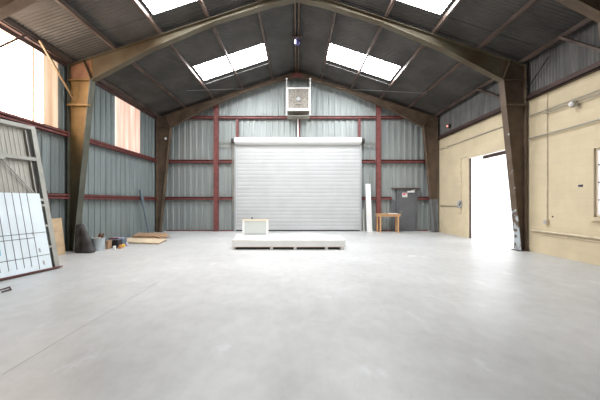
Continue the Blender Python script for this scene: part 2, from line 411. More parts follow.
# portal frames
RT = lambda x: 8.085-SL*x
RB = [(6.36,5.28),(4.58,6.22),(2.56,7.08),(.84,7.62),(0,7.80)]
def frame(y, mcolL, mcolR, mrafL, mrafR, names):
    for sgn,nm,mc,mr in ((-1,'left',mcolL,mrafL),(1,'right',mcolR,mrafR)):
        fx = lambda pts: [(sgn*a,b) for a,b in pts]
        OX = 7.07
        # column
        r = empty('steel_column', (sgn*6.98, y, 0), '%s' % names[nm][0], 'column', 'portal frame columns', 'structure')
        mb = MB(); mb.prism(fx([(6.915,0),(OX-.015,0),(OX-.015,RT(OX)),(6.37,RT(6.37)),(6.37,5.28)]), 'y', y-.008, y+.008)
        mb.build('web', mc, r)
        fl = MB()
        fl.prism(fx([(6.89,0),(6.915,0),(6.385,5.28),(6.36,5.28)]), 'y', y-.12, y+.12)
        fl.build('inner_flange', M['flange_dark'] if (nm == 'left' and names.get('near')) else M['frame_worn'] if names.get('near') else mc, r)
        fl = MB(); fl.prism(fx([(OX-.02,0),(OX,0),(OX,RT(OX)),(OX-.02,RT(OX))]), 'y', y-.12, y+.12); fl.build('outer_flange', M['flange_dark'] if (nm == 'left' and names.get('near')) else mc, r)
        kp = MB()
        kp.prism(fx([(6.40,5.30),(OX-.02,5.30),(OX-.02,RT(OX)-.02),(6.40,RT(6.4)-.02)]), 'y', y-.02, y-.009)
        kp.build('knee_plate', M['knee_pink'] if (nm == 'left' and names.get('near')) else mc, r)
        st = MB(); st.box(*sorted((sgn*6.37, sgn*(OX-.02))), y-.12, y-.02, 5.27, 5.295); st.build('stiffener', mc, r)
        if names.get('near'):
            st = MB(); xi = 6.915-(6.915-6.385)*4.5/5.28
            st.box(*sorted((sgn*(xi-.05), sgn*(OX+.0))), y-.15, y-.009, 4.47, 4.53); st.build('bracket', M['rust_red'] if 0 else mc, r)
        bp = MB(); bp.box(*sorted((sgn*6.80, sgn*7.09)), y-.17, y+.17, 0, .018); bp.build('base_plate', M['dark_brown'], r)
        # rafter
        r = empty('roof_rafter', (0 if False else sgn*3.2, y, 7.0), names[nm][1], 'rafter', 'portal frame rafters', 'structure')
        poly = [(6.36,5.28)]+RB[1:]+[(0,RT(0)),(6.36,RT(6.36))]
        mb = MB()
        top = [(a, RT(a)) for a,_ in RB]
        for (p,q,s_,t_) in zip(RB, RB[1:], top[1:], top):
            mb.prism(fx([p,q,s_,t_]), 'y', y-.008, y+.008)
        mb.build('web', mr, r)
        fl = MB()
        for p,q in zip(RB,RB[1:]): fl.prism(fx([p,q,(q[0],q[1]+.02),(p[0],p[1]+.02)]), 'y', y-.11, y+.11)
        fl.build('bottom_flange', mr, r)
        fl = MB(); fl.prism(fx([(0,RT(0)),(OX,RT(OX)),(OX,RT(OX)-.018),(0,RT(0)-.018)]), 'y', y-.11, y+.11); fl.build('top_flange', mr, r)
        if not names.get('near'):
            pass
        st = MB()
        st.prism(fx([(6.36,5.30),(6.375,5.30),(6.60,RT(6.60)-.02),(6.585,RT(6.585)-.02)]), 'y', y-.11, y-.021); st.build('stiffener', mr, r)
frame(-6, M['frame_brown'], M['frame_brown'], M['frame_brown'], M['frame_brown'], {'left':('brown column far behind the viewer on the left','rafter far behind the viewer on the left'),'right':('brown column far behind the viewer on the right','rafter far behind the viewer on the right')})
frame(.3, M['frame_brown'], M['frame_brown'], M['frame_brown'], M['frame_brown'], {'left':('brown column beside the viewer on the left','rafter above the viewer on the left'),'right':('brown column beside the viewer on the right','rafter above the viewer on the right')})
frame(6.05, M['frame_brown'], M['frame_brown'], M['frame_brown'], M['frame_brown'], {'left':('brown column behind the leaning gate at the left edge','dark brown rafter across the top left corner'),'right':('brown column at the right edge beyond the window','dark brown rafter across the top right corner')})
frame(9.1, M['frame_ochre_olive'], M['frame_brown'], M['frame_olive'], M['frame_olive'], {'near':1,'left':('tapered ochre yellow steel column by the leaning gate','olive tan rafter rising from the ochre column to the ridge'),'right':('tapered brown column beside the open doorway, paint flaking at its foot','olive brown rafter rising from the brown doorway column')})
frame(14.75, M['frame_brown'], M['frame_grey_foot'], M['frame_brown'], M['frame_brown'], {'left':('brown column in the left corner of the back wall','brown rafter along the left slope of the back wall'),'right':('brown column with grey foot in the right corner of the back wall','brown rafter along the right slope of the back wall')})

mb = MB(); mb.prism([(-.22,7.72),(0,7.80),(.22,7.72),(.22,7.90),(0,7.98),(-.22,7.90)], 'y', 14.60,14.635)
tag(mb.build('ridge_plate', M['rust_red'], origin=(0,14.6,7.8)), 'small red plate joining the back rafters at the ridge', 'plate', None, 'structure')
# girts
def girt_y(x, y0, y1, z, sgn, label, m=None, h=.165):
    mb = MB(); xo = sgn*HW - sgn*.035      # back to the sheets
    xi = xo - sgn*.13
    mb.box(*sorted((xo, xo-sgn*.012)), y0, y1, z-h/2, z+h/2)
    mb.box(*sorted((xo, xi)), y0, y1, z+h/2-.014, z+h/2)
    mb.box(*sorted((xo, xi)), y0, y1, z-h/2, z-h/2+.014)
    mb.box(*sorted((xi, xi+sgn*.012)), y0, y1, z+h/2-.06, z+h/2)
    mb.box(*sorted((xi, xi+sgn*.012)), y0, y1, z-h/2, z-h/2+.06)
    o = mb.build('wall_girt', m or M['rust_red'], origin=(xo, (y0+y1)/2, z))
    tag(o, label, 'girt', 'wall girts', 'structure')
girt_y(0, 9.23, 14.62, 3.58, -1, 'red girt on the left wall under the small peach panel')
girt_y(0, 6.33, 8.97, 3.58, -1, 'red girt on the left wall above the leaning gate')
girt_y(0, 9.23, 14.62, 1.68, -1, 'low red girt on the left wall behind the leaning pipe')
girt_y(0, 6.33, 8.97, 1.68, -1, 'low red girt on the left wall between gate and ochre column')
girt_y(0, .43, 6.07, 3.58, -1, 'red girt on the left wall outside the view')
# upper rail below the eave, left; ledger above block wall, right
for (y0,y1,t) in ((9.23,14.62,'beside the back corner'),(6.33,8.97,'above the big glowing panel')):
    mb = MB(); mb.box(-HW+.03, -HW+.15, y0, y1, 5.76, 5.80); mb.box(-HW+.0, -HW+.04, y0, y1, 5.66, 5.80)
    tag(mb.build('eave_rail', M['dark_brown'], origin=(-HW+.05,(y0+y1)/2,5.7)), 'dark steel rail under the left eave %s' % t, 'rail', 'left eave rails', 'structure')
for (y0,y1,t) in ((9.23,14.62,'over the open doorway'),(6.33,8.97,'over the pipes and window'),(.43,6.07,'outside the view')):
    mb = MB(); mb.box(HW-.12, HW+.02, y0, y1, MT, MT+.03); mb.box(HW-.02, HW+.02, y0, y1, MT, MT+.2); mb.box(HW-.12,HW-.1,y0,y1,MT+.0,MT+.06)
    tag(mb.build('wall_ledger', M['dark_brown'], origin=(HW-.05,(y0+y1)/2,MT)), 'dark steel ledger on top of the block wall %s' % t, 'ledger', 'right wall ledgers', 'structure')

# back wall girts and posts
def girt_x(x0, x1, z, label, h=.16):
    mb = MB(); y = YB-.005
    mb.box(x0,x1, y-.012,y, z-h/2,z+h/2); mb.box(x0,x1, y-.13,y, z+h/2-.014,z+h/2); mb.box(x0,x1, y-.13,y, z-h/2,z-h/2+.014)
    mb.box(x0,x1, y-.13,y-.118, z-h/2,z-h/2+.10)
    o = mb.build('wall_girt', M['rust_red'], origin=((x0+x1)/2, y, z)); tag(o, label, 'girt', 'wall girts', 'structure')
PW = .13
girt_x(-6.9,-4.19-PW, 3.62, 'middle red girt on the back wall by the left corner', .17)
girt_x(-4.19+PW,-3.30, 3.62, 'short red girt between left post and roller shutter, middle height', .17)
girt_x(4.22+PW, 6.9, 3.62, 'middle red girt on the back wall above the grey door', .17)
girt_x(3.36,4.22-PW, 3.62, 'short red girt between roller shutter and right post, middle height', .17)
girt_x(-6.95,-4.19-PW, 1.70, 'low red girt on the back wall in the left corner')
girt_x(-4.19+PW,-3.30, 1.70, 'short low red girt between left post and roller shutter')
girt_x(3.36,4.22-PW, 1.70, 'short low red girt behind the leaning white post')
girt_x(4.22+PW,4.93, 1.70, 'low red girt between right post and grey door')
girt_x(6.25,6.95, 1.70, 'low red girt between grey door and right corner')
girt_x(-6.2,-4.19-PW, 5.90, 'high red girt on the back wall left of the left post', .15)
girt_x(-4.19+PW,4.22-PW, 5.90, 'long high red girt above the roller shutter', .15)
girt_x(4.22+PW,6.2, 5.90, 'high red girt on the back wall right of the right post', .15)
def post(x, z0, z1, w, label, yb=YB-.006, d=.2):
    mb = MB(); y0 = yb-d
    mb.box(x-w/2,x+w/2, y0,y0+.016, z0,z1); mb.box(x-w/2,x+w/2, yb-.016,yb, z0,z1); mb.box(x-.008,x+.008, y0+.016,yb-.016, z0,z1)
    if w > .2: mb.box(x-w/2-.03,x+w/2+.03, y0-.03,yb, 0,.02)
    o = mb.build('wall_post', M['rust_red'], origin=(x,yb,z0)); tag(o, label, 'post', 'red wall posts', 'structure')
post(-4.19, 0, 6.62, .22, 'tall red steel post left of the roller shutter')
post(4.22, 0, 6.6, .22, 'tall red steel post right of the roller shutter')
post(-3.1, 4.88, 5.82, .13, 'short red post above the left end of the shutter hood', d=.12)
post(.1, 4.88, 5.82, .13, 'short red post above the middle of the shutter hood', d=.12)
post(3.24, 4.88, 5.82, .13, 'short red post above the right end of the shutter hood', d=.12)
for a,b,t in ((-6.8,-4.35,'left corner'),(-4.03,-3.3,'left post'),(4.38,4.93,'right post'),(6.26,6.8,'right corner')):
    mb = MB(); mb.box(a,b, YB-.08, YB-.01, 0,.05)
    tag(mb.build('trim_1', M['rust_red'], origin=((a+b)/2,YB-.04,0)), 'red base angle at the foot of the back wall by the %s' % t, kind='structure')
mb = MB()
mb.box(-HW+.01,-HW+.07, 9.25,14.6, 0,.05)
tag(mb.build('trim_2', M['galv_left'], origin=(-HW+.04,12,0)), 'base angle at the foot of the left wall', kind='structure')

# translucent wall panels ("windows") of the left wall
def wall_panel(name, y0, y1, m, label):
    mb = MB(); sheet_wall(mb, 'y', -HW-.025, 1, y0, y1, LZ0, LZ1, RIBP, .305)
    return mb
w = empty('window_2', (-HW, (FP[0]+FP[1])/2, LZ0), 'small peach glowing fibreglass panel high in the left wall', 'window', None, 'structure')
third = (FP[1]-FP[0])/2
for k in range(2):
    wall_panel('', FP[0]+k*third, FP[0]+(k+1)*third, None, '').build('pane', M['panel_peach'], w)
w = empty('window_3', (-HW, 7, LZ0), 'large glowing white fibreglass panel at the left edge', 'window', None, 'structure')
wall_panel('', 8.2, NP[1], None, '').build('pane', M['panel_tan'], w)['label'] = 'tan tinted end sheet'
wall_panel('', NP[0], 8.2, None, '').build('pane', M['panel_white'], w)
mb = MB(); mb.box(-HW+.035,-HW+.045, 7.82,7.88, LZ0,5.66); mb.build('glow_batten', M['panel_tan'], w)['label'] = 'tan batten with backlight put in as glow'  # batten before the panel; backlight glare added as its own glow

# roller shutter
d = empty('door_1', (.05, YB, 0), 'wide closed white roller shutter in the back wall', 'roller shutter', None, 'structure')
XL, XR, DT = -3.16, 3.26, 4.62
mb = MB(); pitch = .19; n = int(DT/pitch)+1; Y = YB-.17
prof = []
for i in range(n):
    z = .06+i*pitch
    for u,h in ((0,.0),(.012,-.008),(.09,-.012),(.17,-.008),(.182,0)): prof.append((Y+h, z+u))
rows = [(mb.bm.verts.new((XL,y,z)), mb.bm.verts.new((XR,y,z))) for y,z in prof]
for (a,b),(c,e) in zip(rows,rows[1:]): mb.bm.faces.new([a,b,e,c])
mb.build('curtain', M['white_door'], d)
mb = MB(); mb.box(XL,XR, Y-.03,Y+.03, .012,.065); mb.build('bottom_bar', M['dark'], d)
mb = MB()
c = [(YB-.03,4.66)]+[(YB-.23+.2*math.cos(a), 4.65+.18*math.sin(a)) for a in [PI*.5, PI*.62, PI*.75, PI*.87, PI, PI*1.12, PI*1.25, PI*1.4]]+[(YB-.2,4.46),(YB-.03,4.46)]
c = [(YB-.03,4.83),] + c[1:]
mb.prism(c, 'x', XL-.03, XR+.03); mb.build('hood', M['white'], d)
for x in (XL-.02, XR+.02):
    mb = MB(); mb.box(x-.045,x+.045, YB-.22,YB-.02, 0,4.45); mb.build('guide_rail', M['box_grey'], d)
    mb = MB(); sx = -1 if x < 0 else 1
    xa = x+sx*.06; xb = -4.05 if x < 0 else 4.09
    for z in (4.66,4.44): mb.bar((xa,YB-.1,z),(xb,YB-.1,z), .04,.04)
    mb.build('mounting_arm', M['pipe_grey'], d)
    mb = MB(); mb.box(*sorted((x+sx*.055,x+sx*.19)), YB-.33,YB-.1, 4.54,4.76); mb.tube([(x+sx*.12,YB-.36,4.62),(x+sx*.12,YB-.12,4.62)], .08, 12)
    mb.build('gear_box', M['dark'], d)
mb = MB(); mb.tube([(XL-.15,YB-.3,4.55),(XL-.15,YB-.3,1.0)], .012, 6); mb.tube([(XL-.11,YB-.3,4.55),(XL-.11,YB-.3,1.0)], .012, 6)
mb.build('chain', M['pipe_grey'], d)
# grey personnel door
d = empty('door_2', (5.7, YB, 0), 'plain grey steel door with a small sign on the back wall', 'door', None, 'structure')
mb = MB(); mb.box(5.26,6.16, YB-.11,YB-.06, .01,2.12); mb.build('leaf', M['grey_door'], d, bevel=.006)
mb = MB(); mb.box(5.17,5.25, YB-.14,YB-.005, 0,2.16); mb.box(6.17,6.24, YB-.14,YB-.005, 0,2.16); mb.build('door_frame', M['grey_door'], d)
mb = MB(); mb.box(4.9,5.165, YB-.06,YB-.03, 0,1.6); mb.build('side_panel', M['grey_door'], d)
mb = MB(); mb.box(4.93,6.38, YB-.17,YB-.01, 2.165,2.24); mb.build('head_bar', M['dark_brown'], d)
mb = MB(); mb.box(5.72,6.08, YB-.17,YB-.112, 2.0,2.08); mb.bar((5.9,YB-.15,2.09),(6.1,YB-.17,2.13), .03,.03); mb.build('door_closer', M['white'], d)
hd = MB(); hd.tube([(5.33,YB-.115,1.0),(5.33,YB-.16,1.0),(5.44,YB-.165,1.0)], .014, 8); hd.build('handle', M['pipe_grey'], d)
sg = MB(); sg.box(5.46,5.72, YB-.116,YB-.111, 1.76,1.99); sg = sg.build('sign_plate', M['white'], d)
mk = MB(); mk.box(5.49,5.60, YB-.119,YB-.1165, 1.86,1.97); mk.box(5.61,5.69, YB-.119,YB-.1165, 1.90,1.96); mk.build('sign_mark', M['red'], sg)
mk = MB(); mk.box(5.50,5.68, YB-.119,YB-.1165, 1.79,1.81); mk.build('sign_text_bar', M['box_grey'], sg)

# right doorway frame + track, window
d = empty('door_3', (HW, 10.9, 0), 'open doorway to the bright yard in the block wall', 'doorway', None, 'structure')
mb = MB(); mb.box(HW+.07,X1+.01, DO[1]-.02,DO[1], 0,DO[2]); mb.build('jamb', M['dark_brown'], d)
mb = MB(); mb.box(HW-.01,X1+.01, DO[0],DO[0]+.03, 0,DO[2]); mb.build('jamb', M['dark_brown'], d)
mb = MB(); mb.box(HW+.03,X1+.01, DO[0]+.03,DO[1]-.03, DO[2]-.03,DO[2]); mb.build('lintel_angle', M['frame_cream'], d)
mb = MB(); mb.box(HW+.16,HW+.24, 9.7,11.45, 3.20,3.32); mb.tube([(HW+.2,11.45,3.25),(HW+.2,12.1,3.22)], .015, 8)
mb.build('door_track', M['dark_brown'], d)
d = empty('window_1', (HW+.1, 6.27, WI[2]), 'steel framed window with dusty panes at the right edge', 'window', None, 'structure')
fx0, fx1 = HW+.075, HW+.10
mb = MB(); y0,y1,z0,z1 = WI
mb.box(fx0,fx1, y0,y0+.025, z0,z1); mb.box(fx0,fx1, y1-.025,y1, z0,z1); mb.box(fx0,fx1, y0+.05,y1-.05, z0,z0+.05); mb.box(fx0,fx1, y0+.05,y1-.05, z1-.05,z1)
mb.build('window_frame', M['pipe_cream'], d)
mb = MB()
for z in (1.56,1.98,2.40): mb.box(fx0,fx1, y0+.05,y1-.05, z-.015,z+.015)
for y in (6.0,6.52): mb.box(fx0+.002,fx1-.002, y-.015,y+.015, z0+.05,z1-.05)
mb.build('glazing_bars', M['dark_brown'], d)
mb = MB(); mb.box(HW+.085,HW+.09, y0+.05,y1-.05, z0+.05,z1-.05); mb.build('pane', M['glass'], d)
mb = MB(); mb.box(HW-.05,HW+.12, y0-.05,y1+.06, z0-.09,z0); mb.build('sill', M['masonry'], d)

# ------------------------------------------------------------------ pipes and fittings on the right wall
XC = HW+.003
def conduit(name, pts, r, m, label, cat='pipe', group=None):
    mb = MB(); mb.tube(pts, r, 10); c = pts[len(pts)//2]
    return tag(mb.build(name, m, origin=c, smooth=False), label, cat, group)
G = 'conduits on the block wall'
conduit('conduit', [(XC,8.33,4.60),(XC,8.33,1.02)], .022, M['pipe_cream'], 'upright cream conduit running down to the small socket box', group=G)
conduit('conduit', [(XC-.05,6.0,4.13),(XC-.05,8.95,4.13)], .016, M['pipe_grey'], 'upper grey pipe of the top pair by the lamp', group=G)
conduit('conduit', [(XC-.05,6.0,4.04),(XC-.05,8.40,4.04)], .016, M['pipe_grey'], 'lower grey pipe of the top pair by the lamp', group=G)
conduit('conduit', [(XC-.05,6.0,3.44),(XC-.05,8.95,3.44)], .02, M['pipe_grey'], 'single grey pipe at door-head height right of the brown column', group=G)
conduit('conduit', [(XC,9.25,4.12),(XC,13.85,4.12)], .02, M['pipe_grey'], 'long thin conduit above the open doorway', group=G)
conduit('conduit', [(XC,13.97,4.12),(XC,14.6,4.12)], .02, M['pipe_grey'], 'short thin conduit from the cream junction box to the back corner', group=G)
conduit('conduit', [(XC-.004,12.28,3.42),(XC-.004,12.66,3.42),(XC-.004,12.72,3.36),(XC-.004,12.72,1.58)], .02, M['pipe_cream'], 'bent conduit beside the far jamb of the doorway', group=G)
conduit('conduit', [(XC,12.82,1.32),(XC,14.55,1.32)], .022, M['pipe_grey'], 'level conduit from the grey box to the back corner', group=G)
conduit('conduit', [(XC,12.72,1.24),(XC,12.72,1.06),(XC,12.78,1.0),(XC,13.5,1.0)], .018, M['pipe_cream'], 'low bent conduit under the grey box', group=G)
conduit('conduit', [(XC-.04,6.0,.66),(XC-.04,8.85,.66)], .028, M['pipe_cream'], 'upper pipe of the low pair above the floor', group=G)
conduit('conduit', [(XC,6.0,.57),(XC,8.6,.57)], .018, M['pipe_cream'], 'lower thin pipe of the low pair above the floor', group=G)
r = empty('switch_box', (HW+.015, 12.72, 1.25), 'grey switch box beside the open doorway', 'electrical box')
mb = MB(); mb.box(HW-.10,HW+.024, 12.63,12.81, 1.25,1.57); mb.build('casing', M['box_grey'], r, bevel=.01)
mb = MB(); mb.box(HW-.112,HW-.1005, 12.645,12.795, 1.265,1.555); mb.build('lid', M['box_grey'], r)
mb = MB(); mb.bar((HW-.13,12.625,1.35),(HW-.05,12.625,1.5), .012,.03); mb.build('lever', M['dark'], r)
r = empty('socket_box', (HW+.015, 8.33, .88), 'small cream socket box at the foot of the upright conduit', 'electrical box')
mb = MB(); mb.box(HW-.06,HW+.024, 8.27,8.39, .88,1.01); mb.build('casing', M['pipe_cream'], r, bevel=.008)
mb = MB(); mb.box(HW-.066,HW-.0605, 8.285,8.375, .895,.995); mb.build('cover', M['box_grey'], r)
mb = MB(); mb.lathe((0,0,0), [(.012,0),(.02,.005),(.02,.02),(.01,.025)], 10)
for v in mb.bm.verts: v.co = Vector((HW+.024-v.co.z, 8.16+v.co.x, 1.1+v.co.y))
tag(mb.build('bolt_cap', M['dark'], origin=(HW+.015,8.16,1.1)), 'tiny dark bolt cap beside the socket box', 'bolt')
r = empty('bulkhead_lamp', (HW-.06, 7.42, 4.05), 'small round silver bulkhead lamp on the top pipes', 'lamp')
mb = MB(); mb.lathe((0,0,0), [(.09,0),(.09,.03),(.075,.05)], 16)
for v in mb.bm.verts: v.co = Vector((HW-.09-v.co.z, 7.42+v.co.x, 4.0+v.co.y))
mb.build('base', M['pipe_grey'], r)
mb = MB(); mb.lathe((0,0,0), [(.07,.05),(.065,.085),(.04,.115),(.01,.125)], 16)
for v in mb.bm.verts: v.co = Vector((HW-.09-v.co.z, 7.42+v.co.x, 4.0+v.co.y))
mb.build('glass_dome', M['white'], r, smooth=True)
mb = MB(); mb.bar((HW-.095,7.42,3.985),(HW+.024,7.42,3.985), .03,.05); mb.build('arm', M['pipe_grey'], r)
mb = MB(); mb.box(HW+.002,HW+.024, 7.3,7.41, 1.895,1.945)
tag(mb.build('wall_plaque', M['navy'], origin=(HW+.01,7.35,1.9)), 'small dark plaque on the cream block wall', 'plaque')
r = empty('alarm_light', (HW+.0, 13.7, 5.07), 'small red light high on the dark sheet band', 'light')
mb = MB(); mb.box(HW-.06,HW+.06, 13.62,13.78, 5.0,5.14); mb.build('housing', M['dark'], r)
mb = MB(); mb.lathe((0,0,0), [(.05,0),(.045,.03),(.02,.05)], 12)
for v in mb.bm.verts: v.co = Vector((HW-.061-v.co.z, 13.7+v.co.x, 5.07+v.co.y))
mb.build('lens', M['red_lit'], r)
# conduit clamp at the far end of the long conduit
mb = MB(); mb.box(HW-.06,HW+.024, 13.85,13.97, 4.06,4.19)
tag(mb.build('junction_box', M['pipe_cream'], origin=(HW,13.9,4.1), bevel=.01), 'cream junction box on the long thin conduit near the back corner', 'electrical box')

# ------------------------------------------------------------------ braces and tie rods
def brace(a, b, m, label, name='eave_brace', w=.05, cat='brace', group='eave braces'):
    mb = MB(); mb.bar(a, b, w, w*.8); tag(mb.build(name, m, origin=a), label, cat, group, 'structure')
brace((-6.88,7.8,5.83),(-6.88,8.95,4.72), M['brace_ochre'], 'ochre brace from the left eave down to the ochre column')
brace((-6.86,7.45,5.80),(-6.86,6.34,4.70), M['dark_brown'], 'dark brace crossing the big glowing panel')
brace((6.86,11.15,5.83),(6.80,9.25,4.70), M['purlin'], 'brown brace from the right eave to the doorway column', w=.085)
brace((6.86,7.63,5.82),(6.86,6.34,4.72), M['purlin'], 'brown brace from the right eave to the right edge', w=.08)
brace((HW-.06,8.2,5.6),(HW-.06,9.0,4.95), M['dark'], 'thin dark rod on the right sheet band', w=.025)
def rod(a, b, label):
    mb = MB(); mb.tube([a,b], .008, 6); tag(mb.build('tie_rod', M['rod'], origin=a), label, 'tie rod', 'roof tie rods', 'structure')
rod((-4.9,13.0,6.47),(-2.72,14.5,7.13), 'thin bright tie rod below the left skylight')
rod((2.8,14.45,7.08),(5.62,12.6,6.2), 'thin bright tie rod below the right skylight')
rod((-1.25,13.05,7.72),(-4.15,13.05,6.76), 'bright rod along the lower edge of the left skylight')
rod((1.25,13.05,7.72),(4.15,13.05,6.76), 'bright rod along the lower edge of the right skylight')

# ridge lamp
r = empty('ridge_lamp', (0, 11.5, 8.0), 'small bluish lamp hanging from the roof ridge', 'lamp')
mb = MB(); mb.box(-.2,.2, 11.42,11.58, 7.98,8.02); mb.tube([(0,11.5,7.98),(0,11.5,7.92)], .03, 8); mb.build('bracket', M['dark_brown'], r)
mb = MB(); mb.lathe((0,11.5,7.68), [(.03,0),(.09,.03),(.13,.1),(.12,.17),(.07,.23),(.03,.25)], 16); mb.build('globe', M['blue_globe'], r, smooth=True)
mb = MB(); mb.box(-.1,-.04, 11.36,11.39, 7.68,7.83); mb.build('lens', M['lit'], r)
mb = MB(); mb.lathe((0,11.5,7.92), [(.1,0),(.06,.04),(.03,.06)], 12); mb.build('cap', M['violet'], r)

# fan / heater unit above the shutter
fy0, fy1 = 14.35, 15.0; fs = 292/14.35
fxa, fxb = (286.8-VX)/fs+.0, (310-VX)/fs
fz = lambda py: H+(VY-py)/fs
r = empty('ventilation_fan', (.1, 14.7, fz(110.5)), 'boxed ventilation fan with white frame and brown grille above the shutter', 'fan')
za, zb = fz(110.3), fz(87.3)
mb = MB(); mb.box(fxa+.02,fxb-.02, fy0+.1,YB-.15, za+.02,zb-.02); mb.build('housing', M['gate_sheet'], r)
mb = MB(); w_ = .085
mb.box(fxa,fxb, fy0,fy0+.099, za,za+w_); mb.box(fxa,fxb, fy0,fy0+.099, zb-w_*.7,zb)
mb.box(fxa,fxa+w_*.8, fy0,fy0+.099, za+w_,zb-w_*.7); mb.box(fxb-w_*.8,fxb, fy0,fy0+.099, za+w_,zb-w_*.7)
mb.build('front_frame', M['white'], r)
mb = MB(); mb.box(fxa+w_*.8,fxb-w_*.8, fy0+.06,fy0+.09, za+w_,zb-w_*.7); mb.build('grille', M['mesh_brown'], r)
cx = (fxa+fxb)/2; cz = (za+zb)/2
mb = MB()
for x in (cx-.13, cx+.13): mb.box(x-.018,x+.018, fy0+.02,fy0+.055, za+w_,zb-w_*.7)
for z in (cz+.2,cz-.24): mb.box(cx-.11,cx+.11, fy0+.02,fy0+.055, z-.015,z+.015)
mb.build('motor_rails', M['pipe_grey'], r)
mb = MB()
for k in range(5):
    a = 2*PI*k/5+.3
    p = [(cx+rr*math.cos(a+o_), cz+rr*math.sin(a+o_)) for rr,o_ in ((.1,-.3),(.40,-.12),(.42,.25),(.1,.4))]
    mb.prism([(u,v) for u,v in p], 'y', fy0+.0565, fy0+.0595)
mb.build('blade', M['mesh_brown'], r)
mb = MB(); mb.lathe((0,0,0), [(.1,0),(.1,.03),(.07,.05),(.07,.055)], 16)
for v in mb.bm.verts: v.co = Vector((cx+v.co.x, fy0+.055-v.co.z, cz+v.co.y))
mb.build('motor', M['box_grey'], r)
for x in (fxa-.01, fxb+.01):
    mb = MB(); mb.box(x-.022,x+.022, fy0+.02,fy0+.08, za-.22,zb+.42); mb.lathe((x,fy0+.05,zb+.42), [(.05,0),(.05,.04),(.02,.06)], 10); mb.build('upright', M['white'], r)
mb = MB(); mb.box(fxa+.0,fxb-.0, fy0+.15,YB-.15, za-.22,za-.2); mb.build('shelf', M['pipe_grey'], r)
mb = MB(); mb.tube([(cx-.02,14.98,za-.24),(cx-.02,14.98,4.838)], .035, 10)
tag(mb.build('drop_pipe', M['white'], origin=(cx,14.98,4.838)), 'white upright pipe below the ventilation fan', 'pipe')
mb = MB(); mb.box(-6.62,-6.52, 14.55,14.62, 4.62,4.74); tag(mb.build('security_light', M['white'], origin=(-6.57,14.6,4.62), bevel=.02), 'small white light on the left corner column', 'light')

# ------------------------------------------------------------------ things on the floor: middle
SY = 9.22; sxa, sxb = (232-VX)*SY/F, (345.5-VX)*SY/F; DEP = 1.35
r = empty('pallet', ((sxa+sxb)/2, SY+.6, 0), 'low timber skid under the stack of white boards', 'pallet')
mb = MB()
for x in (sxa+.03, sxa+1.23, sxa+1.98, sxa+2.97, sxb-.12):
    b_ = MB(); b_.box(x-.03,x+.06, SY+.02,SY+DEP-.02, 0,.075); b_.build('bearer', M['pale_white'], r)
mb.bm.free()
mb = MB(); mb.box(sxa+.02,sxb-.02, SY+.05,SY+DEP-.05, .075,.092); mb.build('deck', M['timber'], r)
mb = MB(); mb.box(sxa+.07,sxb-.2, SY+.10,SY+.15, .001,.074); mb.build('bearer_gap_shade', M['dark'], r)  # dark strip between the bearers, shade under the stack put in as colour
nsh = 10; th = .021
for i in range(nsh):
    dx = random.uniform(-.006,.006); dy = random.uniform(-.003,.003)
    z = .0925+i*(th+.0006)
    mb = MB(); mb.box(sxa+dx,sxb+dx, SY+dy,SY+DEP+dy, z,z+th)
    o = mb.build('white_board', M['pale_white'], origin=((sxa+sxb)/2,SY+.6,z), bevel=.003)
    if i == nsh-1: tag(o, 'topmost full white board of the stack on the skid', 'board', 'stacked white boards')
    else: tag(o, 'white board inside the low stack on the skid', 'board', 'stacked white boards')
ztop = .0925+nsh*(th+.0006)
mb = MB(); mb.prism([(sxa-.02,SY+.52),(sxa+2.9,SY+.60),(sxa+2.9,SY+DEP+.2),(sxa-.16,SY+DEP+.2)], 'z', ztop+.001, ztop+.017)
tag(mb.build('white_board', M['pale_white'], origin=(sxa+1,SY+1,ztop)), 'loose white board lying askew on top of the stack', 'board', 'stacked white boards')
mb = MB(); mb.prism([(sxa+.02,SY+.02),(sxa+.5,SY+.03),(sxa+.45,SY+.2),(sxa+.05,SY+.22)], 'z', ztop+.001, ztop+.006)
tag(mb.build('paper_scrap', M['frame_cream'], origin=(sxa+.2,SY+.1,ztop)), 'torn tan paper on the front left corner of the white stack', 'paper')
# framed pane standing at the back of the stack
ZP = ztop+.018; PYY = SY+DEP-.05; sc = F/PYY
pxa, pxb = (242.3-VX)/sc, (268.3-VX)/sc
pzt = H-(219.3-VY)/sc
r = empty('framed_pane', ((pxa+pxb)/2, PYY, ZP), 'pale framed glass pane standing upright on the white stack', 'framed pane')
mb = MB(); t_ = .075
mb.box(pxa,pxa+t_, PYY,PYY+.05, ZP,pzt-t_*.8); mb.build('stile', M['white'], r)
mb = MB(); mb.box(pxb-t_,pxb, PYY,PYY+.05, ZP,pzt-t_*.8); mb.build('stile', M['white'], r)
mb = MB(); mb.box(pxa,pxb, PYY,PYY+.05, pzt-t_*.8,pzt); mb.build('top_rail', M['frame_cream'], r)
mb = MB(); mb.box(pxa+t_,pxb-t_, PYY,PYY+.05, ZP,ZP+.05); mb.build('bottom_rail', M['box_grey'], r)
mb = MB(); mb.box(pxa+t_,pxb-t_, PYY+.02,PYY+.028, ZP+.05,pzt-t_*.8); mb.build('pane', M['greenglass'], r)
mb = MB(); mb.lathe(((252-VX)/sc,PYY+.025,pzt), [(.015,0),(.015,.02),(.03,.03),(.03,.06),(.015,.07)], 10); mb.build('catch', M['dark'], r)
for xx in (pxa+.02, pxb-.08):
    mb = MB(); mb.bar((xx+.03,PYY+.05,ZP+.012),(xx+.03,PYY+.2,ZP+.012), .04,.02); mb.build('foot', M['dark'], r)
